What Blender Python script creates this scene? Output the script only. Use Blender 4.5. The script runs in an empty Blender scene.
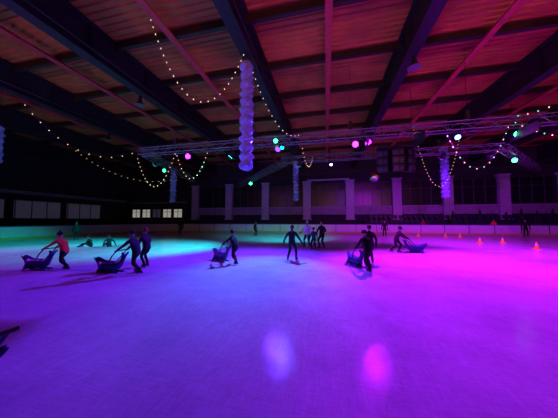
import bpy, math, random
from mathutils import Vector, Matrix, Euler
random.seed(7)
sc=bpy.context.scene
col=sc.collection
try:
    sc.view_settings.view_transform='Standard'
    sc.view_settings.look='None'
except Exception: pass

# ---------------------------------------------------------------- materials
def mat(name,c,rough=.6,metal=0,emit=None,es=0,var=0,scale=8,bump=0,bscale=40,coat=0):
    m=bpy.data.materials.new(name); m.use_nodes=True
    nt=m.node_tree; b=nt.nodes['Principled BSDF']
    b.inputs['Base Color'].default_value=(*c,1)
    b.inputs['Roughness'].default_value=rough
    b.inputs['Metallic'].default_value=metal
    if emit:
        b.inputs['Emission Color'].default_value=(*emit,1); b.inputs['Emission Strength'].default_value=es
    if var>0:
        tc=nt.nodes.new('ShaderNodeTexCoord'); n=nt.nodes.new('ShaderNodeTexNoise')
        n.inputs['Scale'].default_value=scale; n.inputs['Detail'].default_value=5
        r=nt.nodes.new('ShaderNodeValToRGB')
        r.color_ramp.elements[0].position=.3; r.color_ramp.elements[1].position=.7
        r.color_ramp.elements[0].color=(*[x*(1-var) for x in c],1)
        r.color_ramp.elements[1].color=(*[min(1,x*(1+var*.5)) for x in c],1)
        nt.links.new(tc.outputs['Object'],n.inputs['Vector']); nt.links.new(n.outputs['Fac'],r.inputs[0])
        nt.links.new(r.outputs[0],b.inputs['Base Color'])
    if bump>0:
        tc=nt.nodes.new('ShaderNodeTexCoord'); n=nt.nodes.new('ShaderNodeTexNoise'); n.inputs['Scale'].default_value=bscale
        bp=nt.nodes.new('ShaderNodeBump'); bp.inputs['Strength'].default_value=bump; bp.inputs['Distance'].default_value=.02
        nt.links.new(tc.outputs['Object'],n.inputs['Vector']); nt.links.new(n.outputs['Fac'],bp.inputs['Height']); nt.links.new(bp.outputs[0],b.inputs['Normal'])
    return m

def ice_mat():
    m=bpy.data.materials.new('ice'); m.use_nodes=True
    nt=m.node_tree; b=nt.nodes['Principled BSDF']; L=nt.links.new
    tc=nt.nodes.new('ShaderNodeTexCoord')
    n=nt.nodes.new('ShaderNodeTexNoise'); n.inputs['Scale'].default_value=.8; n.inputs['Detail'].default_value=8; n.inputs['Roughness'].default_value=.65
    L(tc.outputs['Object'],n.inputs['Vector'])
    r=nt.nodes.new('ShaderNodeValToRGB'); r.color_ramp.elements[0].position=.3; r.color_ramp.elements[1].position=.72
    r.color_ramp.elements[0].color=(.52,.44,.6,1); r.color_ramp.elements[1].color=(.78,.68,.86,1)
    L(n.outputs['Fac'],r.inputs[0]); 
    # fine skate scratches
    mp=nt.nodes.new('ShaderNodeMapping'); mp.inputs['Scale'].default_value=(1.0,9,1); mp.inputs['Rotation'].default_value=(0,0,.5)
    L(tc.outputs['Object'],mp.inputs['Vector'])
    n2=nt.nodes.new('ShaderNodeTexNoise'); n2.inputs['Scale'].default_value=5; n2.inputs['Detail'].default_value=8; n2.inputs['Distortion'].default_value=1.2
    L(mp.outputs[0],n2.inputs['Vector'])
    mp3=nt.nodes.new('ShaderNodeMapping'); mp3.inputs['Scale'].default_value=(8,1,1); mp3.inputs['Rotation'].default_value=(0,0,.3)
    L(tc.outputs['Object'],mp3.inputs['Vector'])
    n3=nt.nodes.new('ShaderNodeTexNoise'); n3.inputs['Scale'].default_value=4; n3.inputs['Detail'].default_value=8; n3.inputs['Distortion'].default_value=1.5
    L(mp3.outputs[0],n3.inputs['Vector'])
    ad=nt.nodes.new('ShaderNodeMath'); ad.operation='ADD'; L(n2.outputs['Fac'],ad.inputs[0]); L(n3.outputs['Fac'],ad.inputs[1])
    r2=nt.nodes.new('ShaderNodeValToRGB'); r2.color_ramp.elements[0].position=.35; r2.color_ramp.elements[1].position=.65
    r2.color_ramp.elements[0].color=(.7,.7,.7,1); r2.color_ramp.elements[1].color=(1,1,1,1)
    hm=nt.nodes.new('ShaderNodeMath'); hm.operation='MULTIPLY'; hm.inputs[1].default_value=.5; L(ad.outputs[0],hm.inputs[0]); L(hm.outputs[0],r2.inputs[0])
    mx=nt.nodes.new('ShaderNodeMix'); mx.data_type='RGBA'; mx.blend_type='MULTIPLY'; mx.inputs[0].default_value=1
    L(r.outputs[0],mx.inputs[6]); L(r2.outputs[0],mx.inputs[7]); L(mx.outputs[2],b.inputs['Base Color'])
    bp=nt.nodes.new('ShaderNodeBump'); bp.inputs['Strength'].default_value=.2; bp.inputs['Distance'].default_value=.006
    L(ad.outputs[0],bp.inputs['Height']); L(bp.outputs[0],b.inputs['Normal'])
    b.inputs['Roughness'].default_value=.085
    b.inputs['Specular IOR Level'].default_value=.03
    b.inputs['IOR'].default_value=1.31
    return m

M=dict(
 ice=ice_mat(),
 floor=mat('rubber_floor',(.03,.03,.035),.8,var=.3),
 wall=mat('wall_paint_dark',(.026,.02,.034),.85,var=.3,scale=1.5),
 lilac=mat('pilaster_paint',(.42,.38,.52),.6,var=.12,scale=2),
 parapet=mat('parapet_paint',(.25,.22,.3),.7,var=.2,scale=2),
 glass=mat('dark_glazing',(.01,.01,.015),.3),
 frame=mat('window_frame',(.06,.055,.07),.5),
 warmwin=mat('lit_window',(.6,.55,.5),.5,emit=(.9,.85,.75),es=.3,var=.2),
 dimwin=mat('dim_window',(.2,.2,.25),.5,emit=(.5,.45,.8),es=.03,var=.2),
 steel=mat('dark_steel',(.018,.011,.024),.6,.2,var=.3,scale=3),
 purlin=mat('purlin_steel',(.028,.011,.011),.6,var=.3),
 red=mat('red_rail_paint',(.55,.03,.07),.5,var=.2,scale=3),
 deck=mat('orange_deck',(.5,.125,.04),.6,var=.35,scale=.7),
 alu=mat('aluminium',(.24,.24,.27),.4,.7),
 black=mat('black_metal',(.015,.015,.018),.5),
 cable=mat('cable',(.02,.02,.02),.6),
 board=mat('board_white',(.74,.74,.78),.35,var=.1,scale=1),
 kick=mat('board_kick',(.6,.5,.15),.5),
 rail=mat('board_rail',(.12,.16,.4),.4),
 seat=mat('seat_plastic',(.015,.02,.05),.5),
 bulb=mat('warm_bulb',(1,.7,.3),.5,emit=(1,.62,.28),es=1.4),
 gbulb=mat('green_bulb',(.2,.8,.4),.5,emit=(.25,1,.5),es=1.2),
 tinsel=mat('tinsel',(.33,.4,.85),.4,.2,bump=.6,bscale=30),
 seal=mat('seal_plastic',(.01,.03,.15),.4,var=.15),
 sealdk=mat('seal_dark',(.01,.01,.02),.3),
 skin=mat('skin',(.42,.25,.18),.55),
 lips=mat('lips',(.4,.12,.1),.5),
 eye=mat('eye',(.02,.015,.01),.2),
 hair=mat('hair',(.05,.025,.015),.6,var=.4,scale=60),
 boot=mat('skate_boot',(.02,.02,.025),.35),
 blade=mat('skate_blade',(.7,.7,.72),.2,1),
 glove=mat('glove',(.02,.02,.03),.7),
 cone=mat('cone_orange_glow',(.9,.2,.02),.5,emit=(1,.2,.02),es=.15),  # faint glow put into the orange; the cones are no lamps
 white=mat('cone_white',(.8,.8,.8),.5),
 needle=mat('fir_needles',(.012,.04,.02),.8,var=.5,scale=20),
 bark=mat('fir_bark',(.06,.04,.02),.9),
 mirror=mat('mirror_tile',(.5,.5,.5),.15,1),
)
def cloth(name,c): return mat(name,c,.85,var=.25,scale=12,bump=.3,bscale=30)
def emis(name,c,s): return mat(name,(0.02,.02,.02),.4,emit=c,es=s)

# ---------------------------------------------------------------- mesh builder
class MB:
    def __init__(s): s.v=[];s.f=[];s.m=[];s.sm=[];s.mats=[]
    def mi(s,m):
        if m not in s.mats: s.mats.append(m)
        return s.mats.index(m)
    def add(s,vs,fs,m,smooth=False):
        o=len(s.v); s.v+= [tuple(v) for v in vs]; k=s.mi(m) if not isinstance(m,list) else None
        for i,f in enumerate(fs):
            s.f.append([a+o for a in f]); s.m.append(k if k is not None else s.mi(m[i])); s.sm.append(smooth)
    def box(s,c,d,m,R=None):
        c=Vector(c);vs=[]
        for x in(-.5,.5):
            for y in(-.5,.5):
                for z in(-.5,.5):
                    p=Vector((x*d[0],y*d[1],z*d[2]))
                    if R: p=R@p
                    vs.append(c+p)
        s.add(vs,[(0,1,3,2),(4,6,7,5),(0,4,5,1),(2,3,7,6),(0,2,6,4),(1,5,7,3)],m)
    def tube(s,p0,p1,r0,r1,m,n=8,smooth=True,caps=True):
        p0=Vector(p0);p1=Vector(p1);d=p1-p0
        if d.length<1e-6:return
        q=d.to_track_quat('Z','Y')
        vs=[]
        for p,r in((p0,r0),(p1,r1)):
            for i in range(n):
                a=2*math.pi*i/n; vs.append(p+q@Vector((r*math.cos(a),r*math.sin(a),0)))
        fs=[(i,(i+1)%n,n+(i+1)%n,n+i) for i in range(n)]
        s.add(vs,fs,m,smooth)
        if caps:
            s.add(vs,[tuple(range(n))[::-1],tuple(range(n,2*n))],m)
    def ell(s,c,r,m,seg=12,rings=8,R=None,fn=None,smooth=True,zmin=-1):
        c=Vector(c);vs=[];fs=[]
        t1=math.acos(max(-1,zmin))
        for j in range(rings+1):
            th=t1*j/rings
            for i in range(seg):
                a=2*math.pi*i/seg
                u=Vector((math.sin(th)*math.cos(a),math.sin(th)*math.sin(a),math.cos(th)))
                p=Vector((u.x*r[0],u.y*r[1],u.z*r[2]))
                if fn: p=fn(u,p)
                if R: p=R@p
                vs.append(c+p)
        for j in range(rings):
            for i in range(seg):
                fs.append((j*seg+i,(j+1)*seg+i,(j+1)*seg+(i+1)%seg,j*seg+(i+1)%seg))
        s.add(vs,fs,m,smooth)
    def obj(s,name,M4=None,loc=None):
        me=bpy.data.meshes.new(name); me.from_pydata(s.v,[],s.f); 
        for m in s.mats: me.materials.append(m)
        me.polygons.foreach_set('material_index',s.m); me.polygons.foreach_set('use_smooth',s.sm)
        me.update()
        o=bpy.data.objects.new(name,me); col.objects.link(o)
        if M4 is not None: o.matrix_world=M4
        return o

def skin_mesh(pts,edges,root,level=2):
    me=bpy.data.meshes.new('tmp'); me.from_pydata([p[0] for p in pts],edges,[])
    ob=bpy.data.objects.new('tmp',me); col.objects.link(ob)
    md=ob.modifiers.new('s','SKIN'); md.use_smooth_shade=True
    if not me.skin_vertices:
        bpy.context.view_layer.objects.active=ob
        bpy.ops.mesh.customdata_skin_add()
    sv=me.skin_vertices[0].data
    for i,p in enumerate(pts):
        r=p[1]; sv[i].radius=(r,r) if not isinstance(r,tuple) else r
        sv[i].use_root=(i==root)
    sd=ob.modifiers.new('d','SUBSURF'); sd.levels=level; sd.render_levels=level
    dg=bpy.context.evaluated_depsgraph_get(); e=ob.evaluated_get(dg); m2=e.to_mesh()
    vs=[v.co.copy() for v in m2.vertices]; fs=[list(p.vertices) for p in m2.polygons]
    e.to_mesh_clear(); bpy.data.objects.remove(ob); bpy.data.meshes.remove(me)
    return vs,fs

# ---------------------------------------------------------------- hall dimensions (metres)
HX0,HX1,HY0,HY1,HZ=-34,38,-6,31.8,10.6
b=MB(); b.box(((HX0+HX1)/2,(HY0+HY1)/2,-.15),(HX1-HX0,HY1-HY0,.2),M['floor']); b.obj('floor')

def rrect(x0,x1,y0,y1,r,n=12):
    P=[]
    for cx,cy,a0 in((x1-r,y1-r,0),(x0+r,y1-r,90),(x0+r,y0+r,180),(x1-r,y0+r,270)):
        for i in range(n+1):
            a=math.radians(a0+90*i/n); P.append((cx+r*math.cos(a),cy+r*math.sin(a)))
    return P
RK=(-26,30,-2,28,7)
P=rrect(*RK); b=MB(); n=len(P)
b.add([(x,y,0) for x,y in P],[tuple(range(n))],M['ice'])
b.add([(x,y,0) for x,y in P]+[(x,y,-.05) for x,y in P],[(i,n+i,n+(i+1)%n,(i+1)%n) for i in range(n)],M['ice'])
b.obj('ice_rink')
# boards
def band(b,r0,r1,z0,z1,m):
    A=rrect(RK[0]-r0,RK[1]+r0,RK[2]-r0,RK[3]+r0,RK[4]+r0); B=rrect(RK[0]-r1,RK[1]+r1,RK[2]-r1,RK[3]+r1,RK[4]+r1)
    n=len(A); vs=[(x,y,z0) for x,y in A]+[(x,y,z1) for x,y in A]+[(x,y,z1) for x,y in B]+[(x,y,z0) for x,y in B]
    fs=[]
    for i in range(n):
        j=(i+1)%n
        for k in range(4):
            l=(k+1)%4; fs.append((k*n+i,k*n+j,l*n+j,l*n+i))
    b.add(vs,fs,m)
b=MB(); band(b,.02,.12,0.02,1.08,M['board']); band(b,0.0,.02,.0,.2,M['kick']); band(b,-.01,.15,1.08,1.15,M['rail'])
x=-18
while x<23:
    b.box((x,27.995,.64),(.04,.05,.86),M['frame']); x+=2.4
b.obj('rink_boards')

# walls
b=MB(); b.box(((HX0+HX1)/2,HY1+.1,HZ/2),(HX1-HX0,.2,HZ),M['wall']); b.obj('wall_back')
b=MB(); b.box(((HX0+HX1)/2,HY0-.1,HZ/2),(HX1-HX0,.2,HZ),M['wall']); b.obj('wall_front')
b=MB(); b.box((HX0-.1,(HY0+HY1)/2,HZ/2),(.2,HY1-HY0,HZ),M['wall'])
b.obj('wall_left')
b=MB(); b.box((HX1+.1,(HY0+HY1)/2,HZ/2),(.2,HY1-HY0,HZ),M['wall']); b.obj('wall_right')
# corrugated ceiling deck
b=MB(); vs=[];prof=[(0,0),(.1,0),(.14,.06),(.26,.06)]
y=HY0; ys=[]
while y<HY1:
    for dy,dz in prof: ys.append((min(y+dy,HY1),HZ+dz))
    y+=.3
for yy,zz in ys: vs+=[(HX0,yy,zz),(HX1,yy,zz)]
b.add(vs,[(2*i,2*i+1,2*i+3,2*i+2) for i in range(len(ys)-1)],M['deck'])
b.box(((HX0+HX1)/2,(HY0+HY1)/2,HZ+.2),(HX1-HX0,HY1-HY0,.1),M['wall'])
b.obj('ceiling')
# girders
GX=[-31.8,-24.7,-17.55,-10.4,-3.38,3.8,10.95,18.1,25.2,32.4]
for gx in GX:
    b=MB(); yl=HY1-HY0; yc=(HY0+HY1)/2
    b.box((gx,yc,9.04),(.5,yl,.08),M['steel']); b.box((gx,yc,10.53),(.5,yl,.08),M['steel']); b.box((gx,yc,9.78),(.14,yl,1.42),M['steel'])
    y=HY0+1.2
    while y<HY1:
        b.box((gx,y,9.78),(.44,.05,1.4),M['steel']); y+=3
    b.tube((gx+.32,HY0,9.3),(gx+.32,HY1,9.3),.05,.05,M['steel'],6)
    b.obj('roof_girder')
y=-3.6
while y<HY1:
    b=MB(); b.box(((HX0+HX1)/2,y,10.42),(HX1-HX0,.2,.34),M['purlin']); b.obj('roof_purlin'); y+=3
for rx in(-28.3,-21.1,-14,-6.9,.2,7.4,14.5,21.7,28.8):
    b=MB(); b.box((rx,(HY0+HY1)/2,10.2),(.2,HY1-HY0,.1),M['red']); b.box((rx,(HY0+HY1)/2,10.12),(.3,HY1-HY0,.03),M['red']); b.obj('roof_rail')

# back wall architecture
PX=[-21,-15,-9,-2.7,3.3,9.3,15.3,21.3,27.3,33.3]
for i,px in enumerate(PX):
    b=MB(); b.box((px,31.45,4.5),(1.1,.6,5.4),M['lilac']); b.box((px,31.42,7.25),(1.3,.7,.14),M['lilac']); b.box((px,31.42,1.78),(1.3,.7,.14),M['lilac']); b.obj('wall_pilaster')
for i in range(len(PX)-1):
    a,c=PX[i]+.55,PX[i+1]-.55; w=c-a; m=(a+c)/2
    b=MB(); b.box((m,31.7,5.3),(w,.1,3.4),M['glass'])
    for k in range(5):
        b.box((a+w*k/4,31.62,5.3),(.07,.1,3.4),M['frame'])
    for z in(3.65,5.9,6.95): b.box((m,31.62,z),(w,.1,.07),M['frame'])
    b.obj('window_%d'%(i+1))
    b=MB(); b.box((m,31.5,3.0),(w-.1,.4,1.1),M['parapet']); b.box((m,31.4,3.58),(w-.2,.3,.06),M['lilac']); b.obj('gallery_parapet')
b=MB(); b.box((.3,31.6,7.5),(6.0,.3,.22),M['lilac']); b.obj('trim_1')
b=MB(); b.box((2,31.55,8.6),(70,.4,.3),M['steel']); b.obj('trim_2')
# kiosk at back-left with lit windows
b=MB(); b.box((-27.2,30.9,2.3),(10.4,1.6,4.6),M['wall']); b.box((-27.2,30.0,4.5),(10.8,.5,.18),M['parapet']); b.box((-27.2,30.0,1.5),(10.4,.35,.1),M['parapet'])
for k in range(5):
    cx=-31.2+k*2.0
    b.box((cx,30.07,2.75),(1.5,.06,1.3),M['warmwin'] if k!=2 else M['dimwin'])
    for dx in(-.78,0,.78): b.box((cx+dx,30.03,2.75),(.07,.08,1.4),M['frame'])
    for dz in(-.68,.25,.68): b.box((cx,30.03,2.75+dz),(1.6,.08,.06),M['frame'])
b.obj('skate_rental_kiosk')
# left wall panelling
for i,yy in enumerate((4,9,14,19,24)):
    b=MB(); b.box((HX0+.1,yy,2.9),(.2,4.2,2.0),M['dimwin']); b.box((HX0+.22,yy,3.9),(.06,4.2,.08),M['lilac'])
    for k in range(4): b.box((HX0+.22,yy-2.1+k*1.4,2.9),(.06,.08,2.0),M['frame'])
    b.obj('wall_panel')
b=MB(); b.box((HX0+.35,13,4.8),(.7,34,.35),M['parapet']); b.obj('trim_3')
# grandstand right
b=MB()
for k in range(3):
    b.box((20.5,30.1+k*.4,.25+k*.3),(31,.4,.5+k*.6),M['wall'])
    x=6
    while x<35:
        zt=.5+k*.6
        b.box((x,30.12+k*.4,zt+.22),(.42,.34,.06),M['seat']); b.box((x,30.27+k*.4,zt+.42),(.42,.05,.4),M['seat']); b.box((x,30.12+k*.4,zt+.1),(.08,.2,.2),M['frame']); x+=.6
b.obj('grandstand')
# fir trees
def fir(x,y,h):
    b=MB(); b.tube((0,0,0),(0,0,h*.95),.06,.01,M['bark'],6); b.tube((0,0,0),(0,0,.3),.22,.25,M['bark'],10)
    L=9
    for k in range(L):
        z=h*(.15+.8*k/L); R=h*.24*(1-k/L)+.06; n=14
        vs=[(0,0,z+h*.16)]
        for i in range(n):
            a=2*math.pi*(i+random.uniform(-.2,.2))/n; r=R*(1.0 if i%2 else .62)*random.uniform(.85,1.05)
            vs.append((r*math.cos(a),r*math.sin(a),z-.08*r*(2 if i%2 else 0)))
        b.add(vs,[(0,1+i,1+(i+1)%n) for i in range(n)]+[tuple(range(n,0,-1))],M['needle'])
    b.obj('fir_tree',Matrix.Translation((x,y,-.05)))
for x,h in((13.3,2.5),(14.6,2.9),(15.9,2.6),(17.3,3.0),(19.8,2.7),(21.2,3.1),(22.6,2.8),(24,3.0),(25.5,2.7)): fir(x,29.0,h)

# ---------------------------------------------------------------- truss rig
def truss(p0,p1,w=.42,name='lighting_truss'):
    p0=Vector(p0);p1=Vector(p1);d=(p1-p0);Ln=d.length;d.normalize()
    s=d.cross(Vector((0,0,1))).normalized();u=Vector((0,0,1)); b=MB()
    h=w/2; cs=[s*h+u*h,s*-h+u*h,s*-h-u*h,s*h-u*h]
    for c in cs: b.tube(p0+c,p1+c,.028,.028,M['alu'],6)
    N=int(Ln/.5)
    for k in range(N):
        a=p0+d*(Ln*k/N); e=p0+d*(Ln*(k+1)/N)
        for j in range(4):
            c1,c2=cs[j],cs[(j+1)%4]
            if k%2: c1,c2=c2,c1
            b.tube(a+c1,e+c2,.013,.013,M['alu'],4,caps=False)
        if k%4==0:
            for j in range(4): b.tube(a+cs[j],a+cs[(j+1)%4],.013,.013,M['alu'],4,caps=False)
    m=max(2,int(Ln/5))
    for i in range(m):
        q=p0+d*(Ln*(i+.5)/m)
        b.tube(q+u*h,Vector((q.x,q.y,10.3)),.012,.012,M['cable'],4); b.box(q+u*(h+.35),(.18,.18,.4),M['black'])
    return b.obj(name)
TZ=6.3
truss((-12.3,12,TZ),(15,12,TZ))
truss((-3.3,16.1,TZ),(11,16.1,TZ))
truss((-11,26.3,TZ),(-3.1,16.5,TZ))
truss((11.2,16.3,TZ),(18.4,23.4,TZ))
truss((-12.2,12.3,TZ),(-15,22,TZ))

cnt=[0]
def par(x,y,z,aim,c,P=0,ang=80,blend=.4,lens=18,lr=.15,flapx=None,up=False,rad=.06):
    cnt[0]+=1
    pos=Vector((x,y,z)); d=(Vector(aim)-pos).normalized()
    b=MB(); L=emis('lens_%d'%cnt[0],c,lens)
    b.tube(pos-d*.38,pos-d*.06,lr*.8,lr*1.08,M['black'],14); 
    b.tube(pos-d*.46,pos-d*.38,lr*.45,lr*.8,M['black'],14)
    b.tube(pos-d*.06,pos-d*.05,lr,lr,L,14)
    s=d.cross(Vector((0,0,1)));
    s=s.normalized() if s.length>.05 else Vector((1,0,0))
    c0=pos-d*.22; top=Vector((c0.x,c0.y,c0.z+(.3 if not up else -.3)))
    for sg in(-1,1):
        b.tube(c0+s*sg*lr*1.15,top+s*sg*lr*1.15,.014,.014,M['black'],5)
    b.tube(top-s*lr*1.15,top+s*lr*1.15,.014,.014,M['black'],5); b.tube(top,top+Vector((0,0,.12 if not up else -.12)),.02,.02,M['black'],5)
    if flapx is not None:   # flap added to cut the beam along a straight line on the ice
        dz=.25; dx=(x-flapx)/z*dz
        b.box((x-dx,y-.1,z-dz/2+.1),(.012,1.5,dz+.2),M['black'])
    o=b.obj('stage_spotlight')
    if P:
        ld=bpy.data.lights.new('lamp','SPOT'); ld.energy=P; ld.color=c; ld.spot_size=math.radians(ang); ld.spot_blend=blend; ld.shadow_soft_size=rad
        lo=bpy.data.objects.new('lamp',ld); col.objects.link(lo)
        lo.matrix_world=Matrix.Translation(pos+d*.02)@d.to_track_quat('-Z','Y').to_matrix().to_4x4()
        lo.parent=o
    return o
MAG=(.55,.008,1.0); VIO=(.12,.025,1.0); PUR=(.3,.01,.95); CYA=(.0,.42,1.0); TEA=(.0,.8,.72); GRN=(.02,1,.25)
Z=5.75
par(2.25,11.9,Z,(5,8,0),MAG,6200,116,.95,26,flapx=-.75,rad=.05)
par(1.6,11.9,Z,(4,0,2),MAG,0,40,.3,26)
par(4.8,11.9,Z,(10,10,0),MAG,5000,115,.8,20,flapx=-.75)
par(9.3,11.9,Z,(15,17,0),MAG,3600,125,.7,10,flapx=-.6)
par(-2.7,11.9,Z,(-3.5,6.5,0),VIO,5800,118,.95,6)
par(-2.4,11.7,Z,(-2.2,7.2,0),CYA,2600,50,1,12,lr=.1)
par(-8.6,11.9,Z,(-6,2,4),MAG,0,120,.8,24)
# added out-of-view lamp under the left roof girder, washing the near-left ice
par(-24.7,5,8.5,(-8,4,0),PUR,10000,95,.9,3)
par(-5.8,12.1,Z-.2,(-10.5,11.5,0),TEA,5500,82,.95,10)
par(-12.6,13.5,Z,(-18,12,0),TEA,3800,72,.9,3)
par(-2.0,16.1,Z,(-4,20,0),TEA,2800,90,.9,10)
par(7.6,16.1,Z,(8,22,0),MAG,2800,120,.7,12)
par(8.9,12.1,Z,(7,4,3),GRN,0,lens=20,lr=.12); par(-2.9,12.2,TZ+.1,(-2.9,5,2),GRN,0,lens=20,lr=.12)
par(-8.2,22.5,Z,(-5,10,3),GRN,0,lens=16,lr=.15); par(12.6,17.5,Z,(8,9,3),GRN,0,lens=18,lr=.14); par(-13,15,Z,(-9,5,2),GRN,0,lens=14,lr=.12)
par(.4,16,Z,(-1,4,1),(.5,.5,1),0,lens=10,lr=.09); par(6.4,12,Z,(5,5,1),(.1,.2,1),0,lens=14,lr=.12); par(12,12,Z,(10,5,0),(.1,.5,.9),0,lens=10,lr=.12)
# violet washes added to make the back-wall pilasters glow
par(-6,16.4,Z,(-12,31.5,5),(.14,.02,1),950,60,.8,3)
par(4,16.4,Z,(2,31.5,5),(.25,.02,1),850,60,.8,3)
par(10.5,16.4,Z,(18,31.5,5),(.25,.02,1),650,60,.8,3)
# unseen warm lights added on the wall behind, washing the roof deck
for x,aim,P in((-14,(-14,9,10.6),1100),(1,(2,8,10.6),2100),(15,(14,9,10.6),1900)):
    b=MB(); b.box((x,HY0+.5,5.2),(.5,.3,.4),M['black']); b.box((x,HY0+.67,5.25),(.42,.03,.32),emis('added_wash_lens',(1,.4,.15),5)); b.box((x,HY0+.18,5.0),(.1,.36,.1),M['black'])
    b.box((x,HY0+1.0,5.1),(2.4,1.3,.03),M['black'])   # unseen plate added to keep the beam off the ice
    o=b.obj('added_roof_wash')
    ld=bpy.data.lights.new('lamp','SPOT'); ld.energy=P; ld.color=(1,.29,.08); ld.spot_size=math.radians(100); ld.spot_blend=1; ld.shadow_soft_size=.1
    lo=bpy.data.objects.new('lamp',ld); col.objects.link(lo); p=Vector((x,HY0+.8,5.3))
    lo.matrix_world=Matrix.Translation(p)@(Vector(aim)-p).to_track_quat('-Z','Y').to_matrix().to_4x4(); lo.parent=o

# speaker cluster
b=MB(); cx,cy=4.6,15.2
for sg in(-1,0,1):
    for k in range(3):
        R=Matrix.Rotation(sg*.6,3,'Z')@Matrix.Rotation(.12*k,3,'X'); c=Vector((cx+sg*.75,cy+abs(sg)*.25,6.1-k*.5))
        b.box(c,(.7,.5,.46),M['black'],R)
        b.tube(c+R@Vector((-.15,-.25,0)),c+R@Vector((-.15,-.27,0)),.17,.15,M['frame'],14); b.tube(c+R@Vector((.2,-.25,0)),c+R@Vector((.2,-.27,0)),.08,.08,M['frame'],10)
b.box((cx,cy+.1,6.5),(2.4,.5,.14),M['steel']); b.tube((cx-.9,cy,6.5),(cx-.9,cy,10.2),.02,.02,M['cable'],5); b.tube((cx+.9,cy,6.5),(cx+.9,cy,10.2),.02,.02,M['cable'],5)
b.obj('loudspeaker_cluster')
b=MB(); b.ell((3.2,15.4,4.6),(.32,.32,.32),M['mirror'],20,14,smooth=False); b.tube((3.2,15.4,4.9),(3.2,15.4,10.3),.01,.01,M['cable'],4); b.tube((3.2,15.4,4.88),(3.2,15.4,5.0),.06,.04,M['black'],8); b.obj('mirror_ball')
# unlit high-bay lamps
def bay(x,y,z=8.3,top=9.0):
    b=MB(); b.tube((0,0,0),(0,0,.22),.26,.1,M['black'],18); b.tube((0,0,.22),(0,0,.5),.1,.09,M['black'],12); b.tube((0,0,-.02),(0,0,0),.27,.26,M['alu'],18); b.tube((0,0,.5),(0,0,top-z+.02),.012,.012,M['cable'],5)
    b.obj('high_bay_lamp',Matrix.Translation((x,y,z)))
for gx in(-10.4,3.8,10.95):
    for yy in(10,19): bay(gx,yy)
bay(-17.55,14); bay(-3.38,16.5)

# tinsel columns
def tinsel(x,y,z0,z1,top,w=.25):
    b=MB(); n=16; N=int((z1-z0)/.09); vs=[];fs=[]
    for k in range(N+1):
        t=k/N; z=z0+(z1-z0)*t
        e=(.7+.4*abs(math.sin(k*.7)))*w*(.45 if k in(0,N) else 1)
        for i in range(n):
            a=2*math.pi*i/n+k*.35; r=e*(1+.3*(i%2)*random.uniform(.3,1))*random.uniform(.8,1.12)
            vs.append((r*math.cos(a),r*math.sin(a),z+random.uniform(-.02,.02)))
    for k in range(N):
        for i in range(n): fs.append((k*n+i,k*n+(i+1)%n,(k+1)*n+(i+1)%n,(k+1)*n+i))
    fs.append(tuple(range(n))[::-1]); fs.append(tuple(range(N*n,N*n+n)))
    b.add(vs,fs,M['tinsel'])
    if top>z1: b.tube((0,0,z1-.05),(0,0,top),.012,.012,M['cable'],4)
    b.obj('tinsel_column',Matrix.Translation((x,y,0)))
tinsel(-3.38,8.75,3.85,8.8,9.0); tinsel(-3.38,24.6,3.9,8.6,9.0,.3); tinsel(10.95,22.8,3.7,8.6,9.0,.3); tinsel(-17.55,21.8,3.7,7.8,9.0,.3); tinsel(-20,9.1,5.2,7.6,10.3,.18)

def garland(p0,p1,sag,step=.3,name='fairy_light_garland',r=.024,green=False):
    p0=Vector(p0);p1=Vector(p1); b=MB(); N=40; pts=[]
    for i in range(N+1):
        t=i/N; p=p0.lerp(p1,t); p.z-=sag*4*t*(1-t); pts.append(p)
    for i in range(N): b.tube(pts[i],pts[i+1],.009,.009,M['cable'],4,caps=False)
    acc=0;q=0
    for i in range(N):
        L=(pts[i+1]-pts[i]).length; acc+=L
        while acc>=step:
            acc-=step; q+=1; p=pts[i+1]-(pts[i+1]-pts[i]).normalized()*acc
            b.tube(p,p-Vector((0,0,.04)),.012,.012,M['black'],4); b.ell(p-Vector((0,0,.06)),(r,r,r*1.3),M['gbulb'] if green and q%2 else M['bulb'],6,4)
    b.obj(name)
garland((-6.9,6.9,10.1),(-3.38,8.4,9.0),2.9)
garland((-3.38,9.2,9.0),(-1.4,11.7,6.5),1.1)
garland((-12.3,11.7,6.1),(-9.3,11.7,6.1),2.2); garland((-9.3,11.7,6.1),(-7,11.7,6.1),1.8)
garland((5.7,11.7,6.1),(8.3,11.7,6.2),2.0,green=True); garland((8.3,11.7,6.4),(13,11.7,6.4),1.0,green=True)
garland((7.4,20.2,10.1),(10.95,20.2,9),5)
garland((-17.55,8.6,9),(-12.3,11.7,6.3),1.6,step=.6)
garland((8.3,11.7,6.5),(10.95,8,9),1.0,green=True)
garland((-1.4,12.3,6.5),(-.9,15.8,6.5),1.2)
garland((-24.7,16,9),(-15,20,6.3),1.6,step=.6)

# traffic cones
def cone(x,y,h=.42):
    b=MB(); b.box((0,0,.02),(.28,.28,.04),M['cone']); b.tube((0,0,.04),(0,0,h*.5),.1,.07,M['cone'],16); b.tube((0,0,h*.5),(0,0,h*.72),.07,.045,M['white'],16); b.tube((0,0,h*.72),(0,0,h),.045,.02,M['cone'],16)
    b.obj('traffic_cone',Matrix.Translation((x,y,0)))
for x,y in((11,18.6),(12.6,18.9),(11.9,15.4),(11.6,24.5),(12.9,24.6),(9.2,24.6)): cone(x,y)

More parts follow.
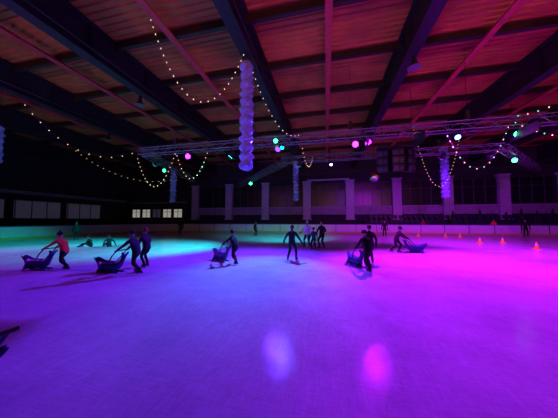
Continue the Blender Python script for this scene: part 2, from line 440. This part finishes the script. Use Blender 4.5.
# ---------------------------------------------------------------- seal skating aid
def seal(x,y,head,s=1.0):
    pts=[((0,.60,.40),.05),((0,.5,.42),.10),((0,.38,.31),.11),((0,.2,.2),.16),((0,-.05,.18),.175),((0,-.28,.22),.13),((0,-.42,.36),.075),((0,-.5,.52),.05),
         ((.13,-.56,.66),.03),((-.13,-.56,.66),.03),((.24,.22,.08),.05),((.36,.1,.035),.03),((-.24,.22,.08),.05),((-.36,.1,.035),.03)]
    ed=[(0,1),(1,2),(2,3),(3,4),(4,5),(5,6),(6,7),(7,8),(7,9),(3,10),(10,11),(3,12),(12,13)]
    vs,fs=skin_mesh(pts,ed,4); b=MB(); b.add(vs,fs,M['seal'],True)
    for sg in(-1,1):
        b.ell((sg*.07,.555,.46),(.018,.018,.018),M['sealdk'],8,6)
        b.tube((sg*.12,.1,.022),(sg*.12,-.4,.022),.02,.02,M['seal'],8)
        b.tube((sg*.13,0,.25),(sg*.19,-.25,.55),.018,.018,M['seal'],8); b.tube((sg*.19,-.25,.55),(sg*.19,-.42,.72),.018,.018,M['seal'],8)
        b.tube((sg*.12,.35,.06),(sg*.12,-.4,.022),.02,.02,M['seal'],8)
    b.ell((0,.645,.41),(.022,.022,.018),M['sealdk'],8,6); b.tube((-.25,-.42,.72),(.25,-.42,.72),.02,.02,M['sealdk'],10)
    b.obj('seal_skating_aid',Matrix.Translation((x,y,0))@Matrix.Rotation(head,4,'Z')@Matrix.Scale(s,4))

# ---------------------------------------------------------------- people
def ik(a,t,l1,l2,pole):
    a=Vector(a);t=Vector(t);d=t-a;L=min(d.length,(l1+l2)*.995);d.normalize()
    t=a+d*L; x=(l1*l1-l2*l2+L*L)/(2*L); h=math.sqrt(max(0,l1*l1-x*x))
    p=Vector(pole); p=(p-d*p.dot(d)).normalized()
    return a+d*x+p*h,t
def seg_d(p,a,b_):
    ab=b_-a; t=max(0,min(1,(p-a).dot(ab)/max(1e-9,ab.length_squared))); return (p-(a+ab*t)).length
def person(name,x,y,heading,H,jac,tro,lean=.1,hip=.9,feet=((-.13,-.05,0),(.13,.1,0)),hands=None,hat='beanie',hatm=None,twist=0,girl=False,knee=(0,1,0),headpitch=0,hairlong=False):
    s=H/1.75; V=Vector
    pel=V((0,0,hip)); u=V((0,math.sin(lean),math.cos(lean)))
    belly=pel+u*.16; chest=pel+u*.36; neck=pel+u*.54
    hu=V((0,math.sin(lean*.4),math.cos(lean*.4))); hd=neck+hu*.09
    pts=[(pel,(.15,.125)),(belly,(.145,.12)),(chest,(.175,.13)),(neck,(.06,.06)),(hd,(.05,.05))]; ed=[(0,1),(1,2),(2,3),(3,4)]
    lab=[(pel,belly,'j'),(belly,chest,'j'),(chest,neck-u*.04,'j'),(neck,hd,'s')]
    if hands is None: hands=((-.3,.08,.86),(.3,.12,.86))
    else: hands=[tuple(c/s for c in h) for h in hands]
    wr=[];an=[]
    for k,sg in enumerate((-1,1)):
        sh=pel+u*.46+V((sg*.175,0,0)); el,w=ik(sh,hands[k],.29,.25,(sg*.5,-.6,-.5))
        i=len(pts); pts+=[(sh,.078),(el,.056),(w,.04)]; ed+=[(2,i),(i,i+1),(i+1,i+2)]
        lab+=[(sh,el,'j'),(el,w,'j')]; wr.append((w,(w-el).normalized(),sg))
    for k,sg in enumerate((-1,1)):
        hp=pel+V((sg*.1,0,-.06)); f=feet[k]; kn,a=ik(hp,(f[0],f[1],f[2]+.17),.42,.4,knee)
        i=len(pts); pts+=[(hp,.105),(kn,.07),(a,.055)]; ed+=[(0,i),(i,i+1),(i+1,i+2)]
        lab+=[(hp+V((0,0,-.04)),kn,'t'),(kn,a,'t')]; an.append((a,kn,sg))
    vs,fs=skin_mesh(pts,ed,0)
    mm={'j':jac,'t':tro,'s':M['skin']}; fm=[]
    for f in fs:
        c=sum((vs[i] for i in f),V())/len(f)
        fm.append(mm[min(lab,key=lambda l:seg_d(c,l[0],l[1])-(.05 if l[2]=='j' else 0))[2]])
    b=MB(); b.add(vs,fs,fm,True)
    k=1.0 if H>1.55 else 1.14
    R=Matrix.Rotation(twist,3,'Z')@Matrix.Rotation(-(lean*.35+headpitch),3,'X'); hc=hd+hu*.10
    def hf(uu,p):
        q=p.copy()
        if uu.z<-.1: t=(-uu.z-.1); q.x*=1-.35*t; q.y*=1-.15*t
        if uu.y>.75 and abs(uu.x)<.3 and -.35<uu.z<.15: q.y+=.02
        return q
    b.ell(hc,(.078*k,.098*k,.115*k),M['skin'],18,14,R,hf)
    P_=lambda a,bb,c: hc+R@V((a*k,bb*k,c*k))
    for sg in(-1,1):
        b.ell(P_(sg*.03,.086,.008),(.012,.008,.009),M['eye'],8,6); b.ell(P_(sg*.08,0,-.005),(.012,.02,.03),M['skin'],8,6)
    b.ell(P_(0,.105,-.018),(.012,.018,.02),M['skin'],8,6); b.ell(P_(0,.085,-.058),(.024,.01,.007),M['lips'],8,4)
    hm=hatm or M['hair']
    Rk=R@Matrix.Rotation(.25,3,'X')
    if hat=='hair' or hat=='beanie':
        b.ell(hc+R@V((0,-.012,.01)),(.086*k,.102*k,.118*k),M['hair'],18,10,Rk,zmin=-.15)
        if hairlong: b.ell(hc+R@V((0,-.085*k,-.1)),(.05,.04,.13),M['hair'],12,8,R)
    if hat=='beanie':
        b.ell(hc+R@V((0,-.01,.02)),(.095*k,.11*k,.125*k),hm,18,10,Rk,zmin=.15); b.ell(hc+R@V((0,-.04,.16*k)),(.035,.035,.035),hm,10,8)
        b.ell(hc+Rk@V((0,-.01,.045*k)),(.1*k,.114*k,.026),hm,18,6,Rk)
    if hat=='helmet':
        b.ell(hc+R@V((0,-.01,.02)),(.108*k,.125*k,.13*k),hm,18,10,Rk,zmin=-.05)
        b.ell(hc+Rk@V((0,.1*k,.02)),(.07,.03,.012),hm,12,6,Rk)
        for sg in(-1,1): b.tube(hc+R@V((sg*.09*k,0,0)),hc+R@V((sg*.03,.06*k,-.12*k)),.006,.006,M['black'],5)
    b.ell(neck+u*.0,(.085,.085,.045),jac,14,6)
    # hands: palm, four fingers, thumb
    for w,d,sg in wr:
        side=V((sg,0,0)); side=(side-d*side.dot(d)).normalized(); nrm=d.cross(side)
        if nrm.z>0: nrm=-nrm
        Rh=Matrix((side,d,nrm)).transposed()
        b.tube(w-d*.04,w+d*.01,.05,.045,jac,10)
        b.ell(w+d*.05,(.042,.055,.022),M['glove'],10,8,Rh)
        for q,(ox,ln) in enumerate(((-.033,.055),(-.011,.068),(.011,.075),(.033,.066))):
            p0=w+d*.085+side*(-ox*sg*-1); p1=p0+d*ln*.5+nrm*ln*.15; p2=p1+d*ln*.25+nrm*ln*.5
            b.tube(p0,p1,.011,.010,M['glove'],6); b.tube(p1,p2,.010,.007,M['glove'],6); b.ell(p1,(.0105,)*3,M['glove'],6,4); b.ell(p2,(.008,)*3,M['glove'],6,4)
        t0=w+d*.03-side*.035; t1=t0+d*.03-side*.03; b.tube(t0,t1,.013,.011,M['glove'],6); b.tube(t1,t1+d*.028+nrm*.01,.011,.008,M['glove'],6)
    # skates
    for a,kn,sg in an:
        fd=V((sg*.18,1,0)).normalized(); rt=V((fd.y,-fd.x,0))
        sh=(kn-a).normalized(); Rf=Matrix((rt,fd,V((0,0,1)))).transposed()
        b.tube(a+V((0,0,-.06)),a+sh*.1,.055,.062,M['boot'],12); b.ell(a+fd*.06+V((0,0,-.075)),(.05,.135,.05),M['boot'],12,8,Rf); b.box(a+fd*.05+V((0,0,-.112)),(.075,.26,.02),M['boot'],Rf)
        b.box(a+fd*.05+V((0,0,-.158)),(.006,.3,.024),M['blade'],Rf)
        for q in(-.06,.12): b.box(a+fd*q+V((0,0,-.13)),(.02,.05,.04),M['blade'],Rf)
    b.obj(name,Matrix.Translation((x,y,0))@Matrix.Rotation(heading,4,'Z')@Matrix.Scale(s,4))

orange=cloth('jacket_orange',(.95,.12,.03)); navy=cloth('jacket_navy',(.008,.01,.024)); blk=cloth('cloth_black',(.006,.006,.008)); dj=cloth('jeans',(.012,.014,.03))
cy_=cloth('jacket_pale_blue',(.65,.92,.92)); purp=cloth('jacket_plum',(.02,.006,.018)); grey=cloth('jacket_grey',(.016,.016,.02)); redc=cloth('hat_red',(.3,.03,.03)); teal=cloth('jacket_teal',(.02,.08,.1))
def pusher(name,x,y,head,H,jac,tro,dist=.98,lean=.5,**k):
    hx=(.19); person(name,x,y,head,H,jac,tro,lean=lean,hip=.86,feet=((-.12,-.3,.03),(.13,.08,0)),hands=((-hx,dist-.46,.76),(hx,dist-.46,.76)),**k)
    f=Vector((-math.sin(head),math.cos(head)))
    seal(x+f.x*dist,y+f.y*dist,head)
Lh=math.radians
pusher('child_skater',-8.75,5.65,Lh(98),1.36,orange,blk,hat='beanie',hatm=blk)
pusher('child_skater',-5.9,5.75,Lh(92),1.42,navy,blk,hat='helmet',hatm=blk,lean=.42)
person('child_skater',-6.35,6.6,Lh(80),1.4,purp,blk,lean=.25,hat='beanie',hatm=redc,hands=((-.2,.3,.75),(.2,.3,.75)))
pusher('child_skater',-3.45,7.8,Lh(60),1.36,blk,blk,hat='beanie',hatm=navy)
person('skater',-1.42,9.0,Lh(-5),1.48,navy,blk,lean=.08,feet=((-.2,-.05,0),(.2,.05,0)),hands=((-.38,.12,.78),(.38,.1,.78)),hat='hair',hairlong=True)
person('skater',-1.15,13.5,Lh(170),1.62,cy_,dj,lean=.05,feet=((-.16,0,0),(.2,.1,0)),hands=((-.4,.2,.9),(.35,.25,.95)),hat='beanie',hatm=cy_)
person('skater',-.25,13.2,Lh(150),1.62,blk,blk,lean=.12,hat='hair',hands=((-.3,.3,1.0),(.3,.25,.8)))
person('skater',-.7,12.6,Lh(160),1.25,teal,blk,lean=.1,hat='helmet',hatm=navy)
pusher('child_skater',1.35,7.6,Lh(20),1.42,blk,blk,hat='helmet',hatm=blk,dist=.9)
person('skater',1.65,8.9,Lh(5),1.5,grey,blk,lean=.15,hat='hair')
pusher('child_skater',3.55,12.3,Lh(-80),1.42,grey,blk,hat='beanie',hatm=blk)
sit=dict(hip=.17,feet=((-.18,.72,.02),(.18,.7,.02)),knee=(0,0,1))
person('sitting_child',-14.3,10.6,Lh(120),1.3,blk,blk,lean=.35,hands=((-.2,.35,.25),(.2,.35,.25)),hat='beanie',hatm=navy,**sit)
person('sitting_child',-13.3,10.9,Lh(60),1.3,navy,blk,lean=.2,hands=((-.3,-.1,.17),(.3,-.1,.17)),hat='helmet',hatm=blk,**sit)
person('skater',-20.5,14,Lh(80),1.55,blk,blk,lean=.2,hat='beanie',hatm=navy)
person('skater',-15.8,21,Lh(60),1.7,blk,dj,lean=.15,hat='hair')
person('skater',-7.5,22,Lh(-40),1.5,purp,blk,lean=.2,hat='beanie',hatm=redc)
person('skater',5.9,24,Lh(160),1.6,purp,blk,lean=.1,hat='hair')
person('skater',19.5,26.3,Lh(150),1.7,blk,blk,lean=.08,hat='beanie',hatm=blk)
person('onlooker',-24.5,28.9,Lh(180),1.75,grey,dj,lean=.05,hat='hair')
person('onlooker',11.4,28.9,Lh(180),1.75,redc,dj,lean=.05,hat='hair')
person('onlooker',18.5,28.9,Lh(180),1.8,orange,dj,lean=.05,hat='beanie',hatm=blk)
# skating aid parked close by at left
seal(-3.16,1.2,Lh(88),1.0)

# ---------------------------------------------------------------- world + camera
w=bpy.data.worlds.new('w'); sc.world=w; w.use_nodes=True; w.node_tree.nodes['Background'].inputs[0].default_value=(.25,.1,.6,1); w.node_tree.nodes['Background'].inputs[1].default_value=.005
cd=bpy.data.cameras.new('camera'); cd.sensor_width=36; cd.lens=13.8; cd.clip_start=.05; cd.clip_end=200
co=bpy.data.objects.new('camera',cd); col.objects.link(co); co.location=(0,0,1.7); co.rotation_euler=(math.radians(92.9),0,math.radians(12.4))
sc.camera=co
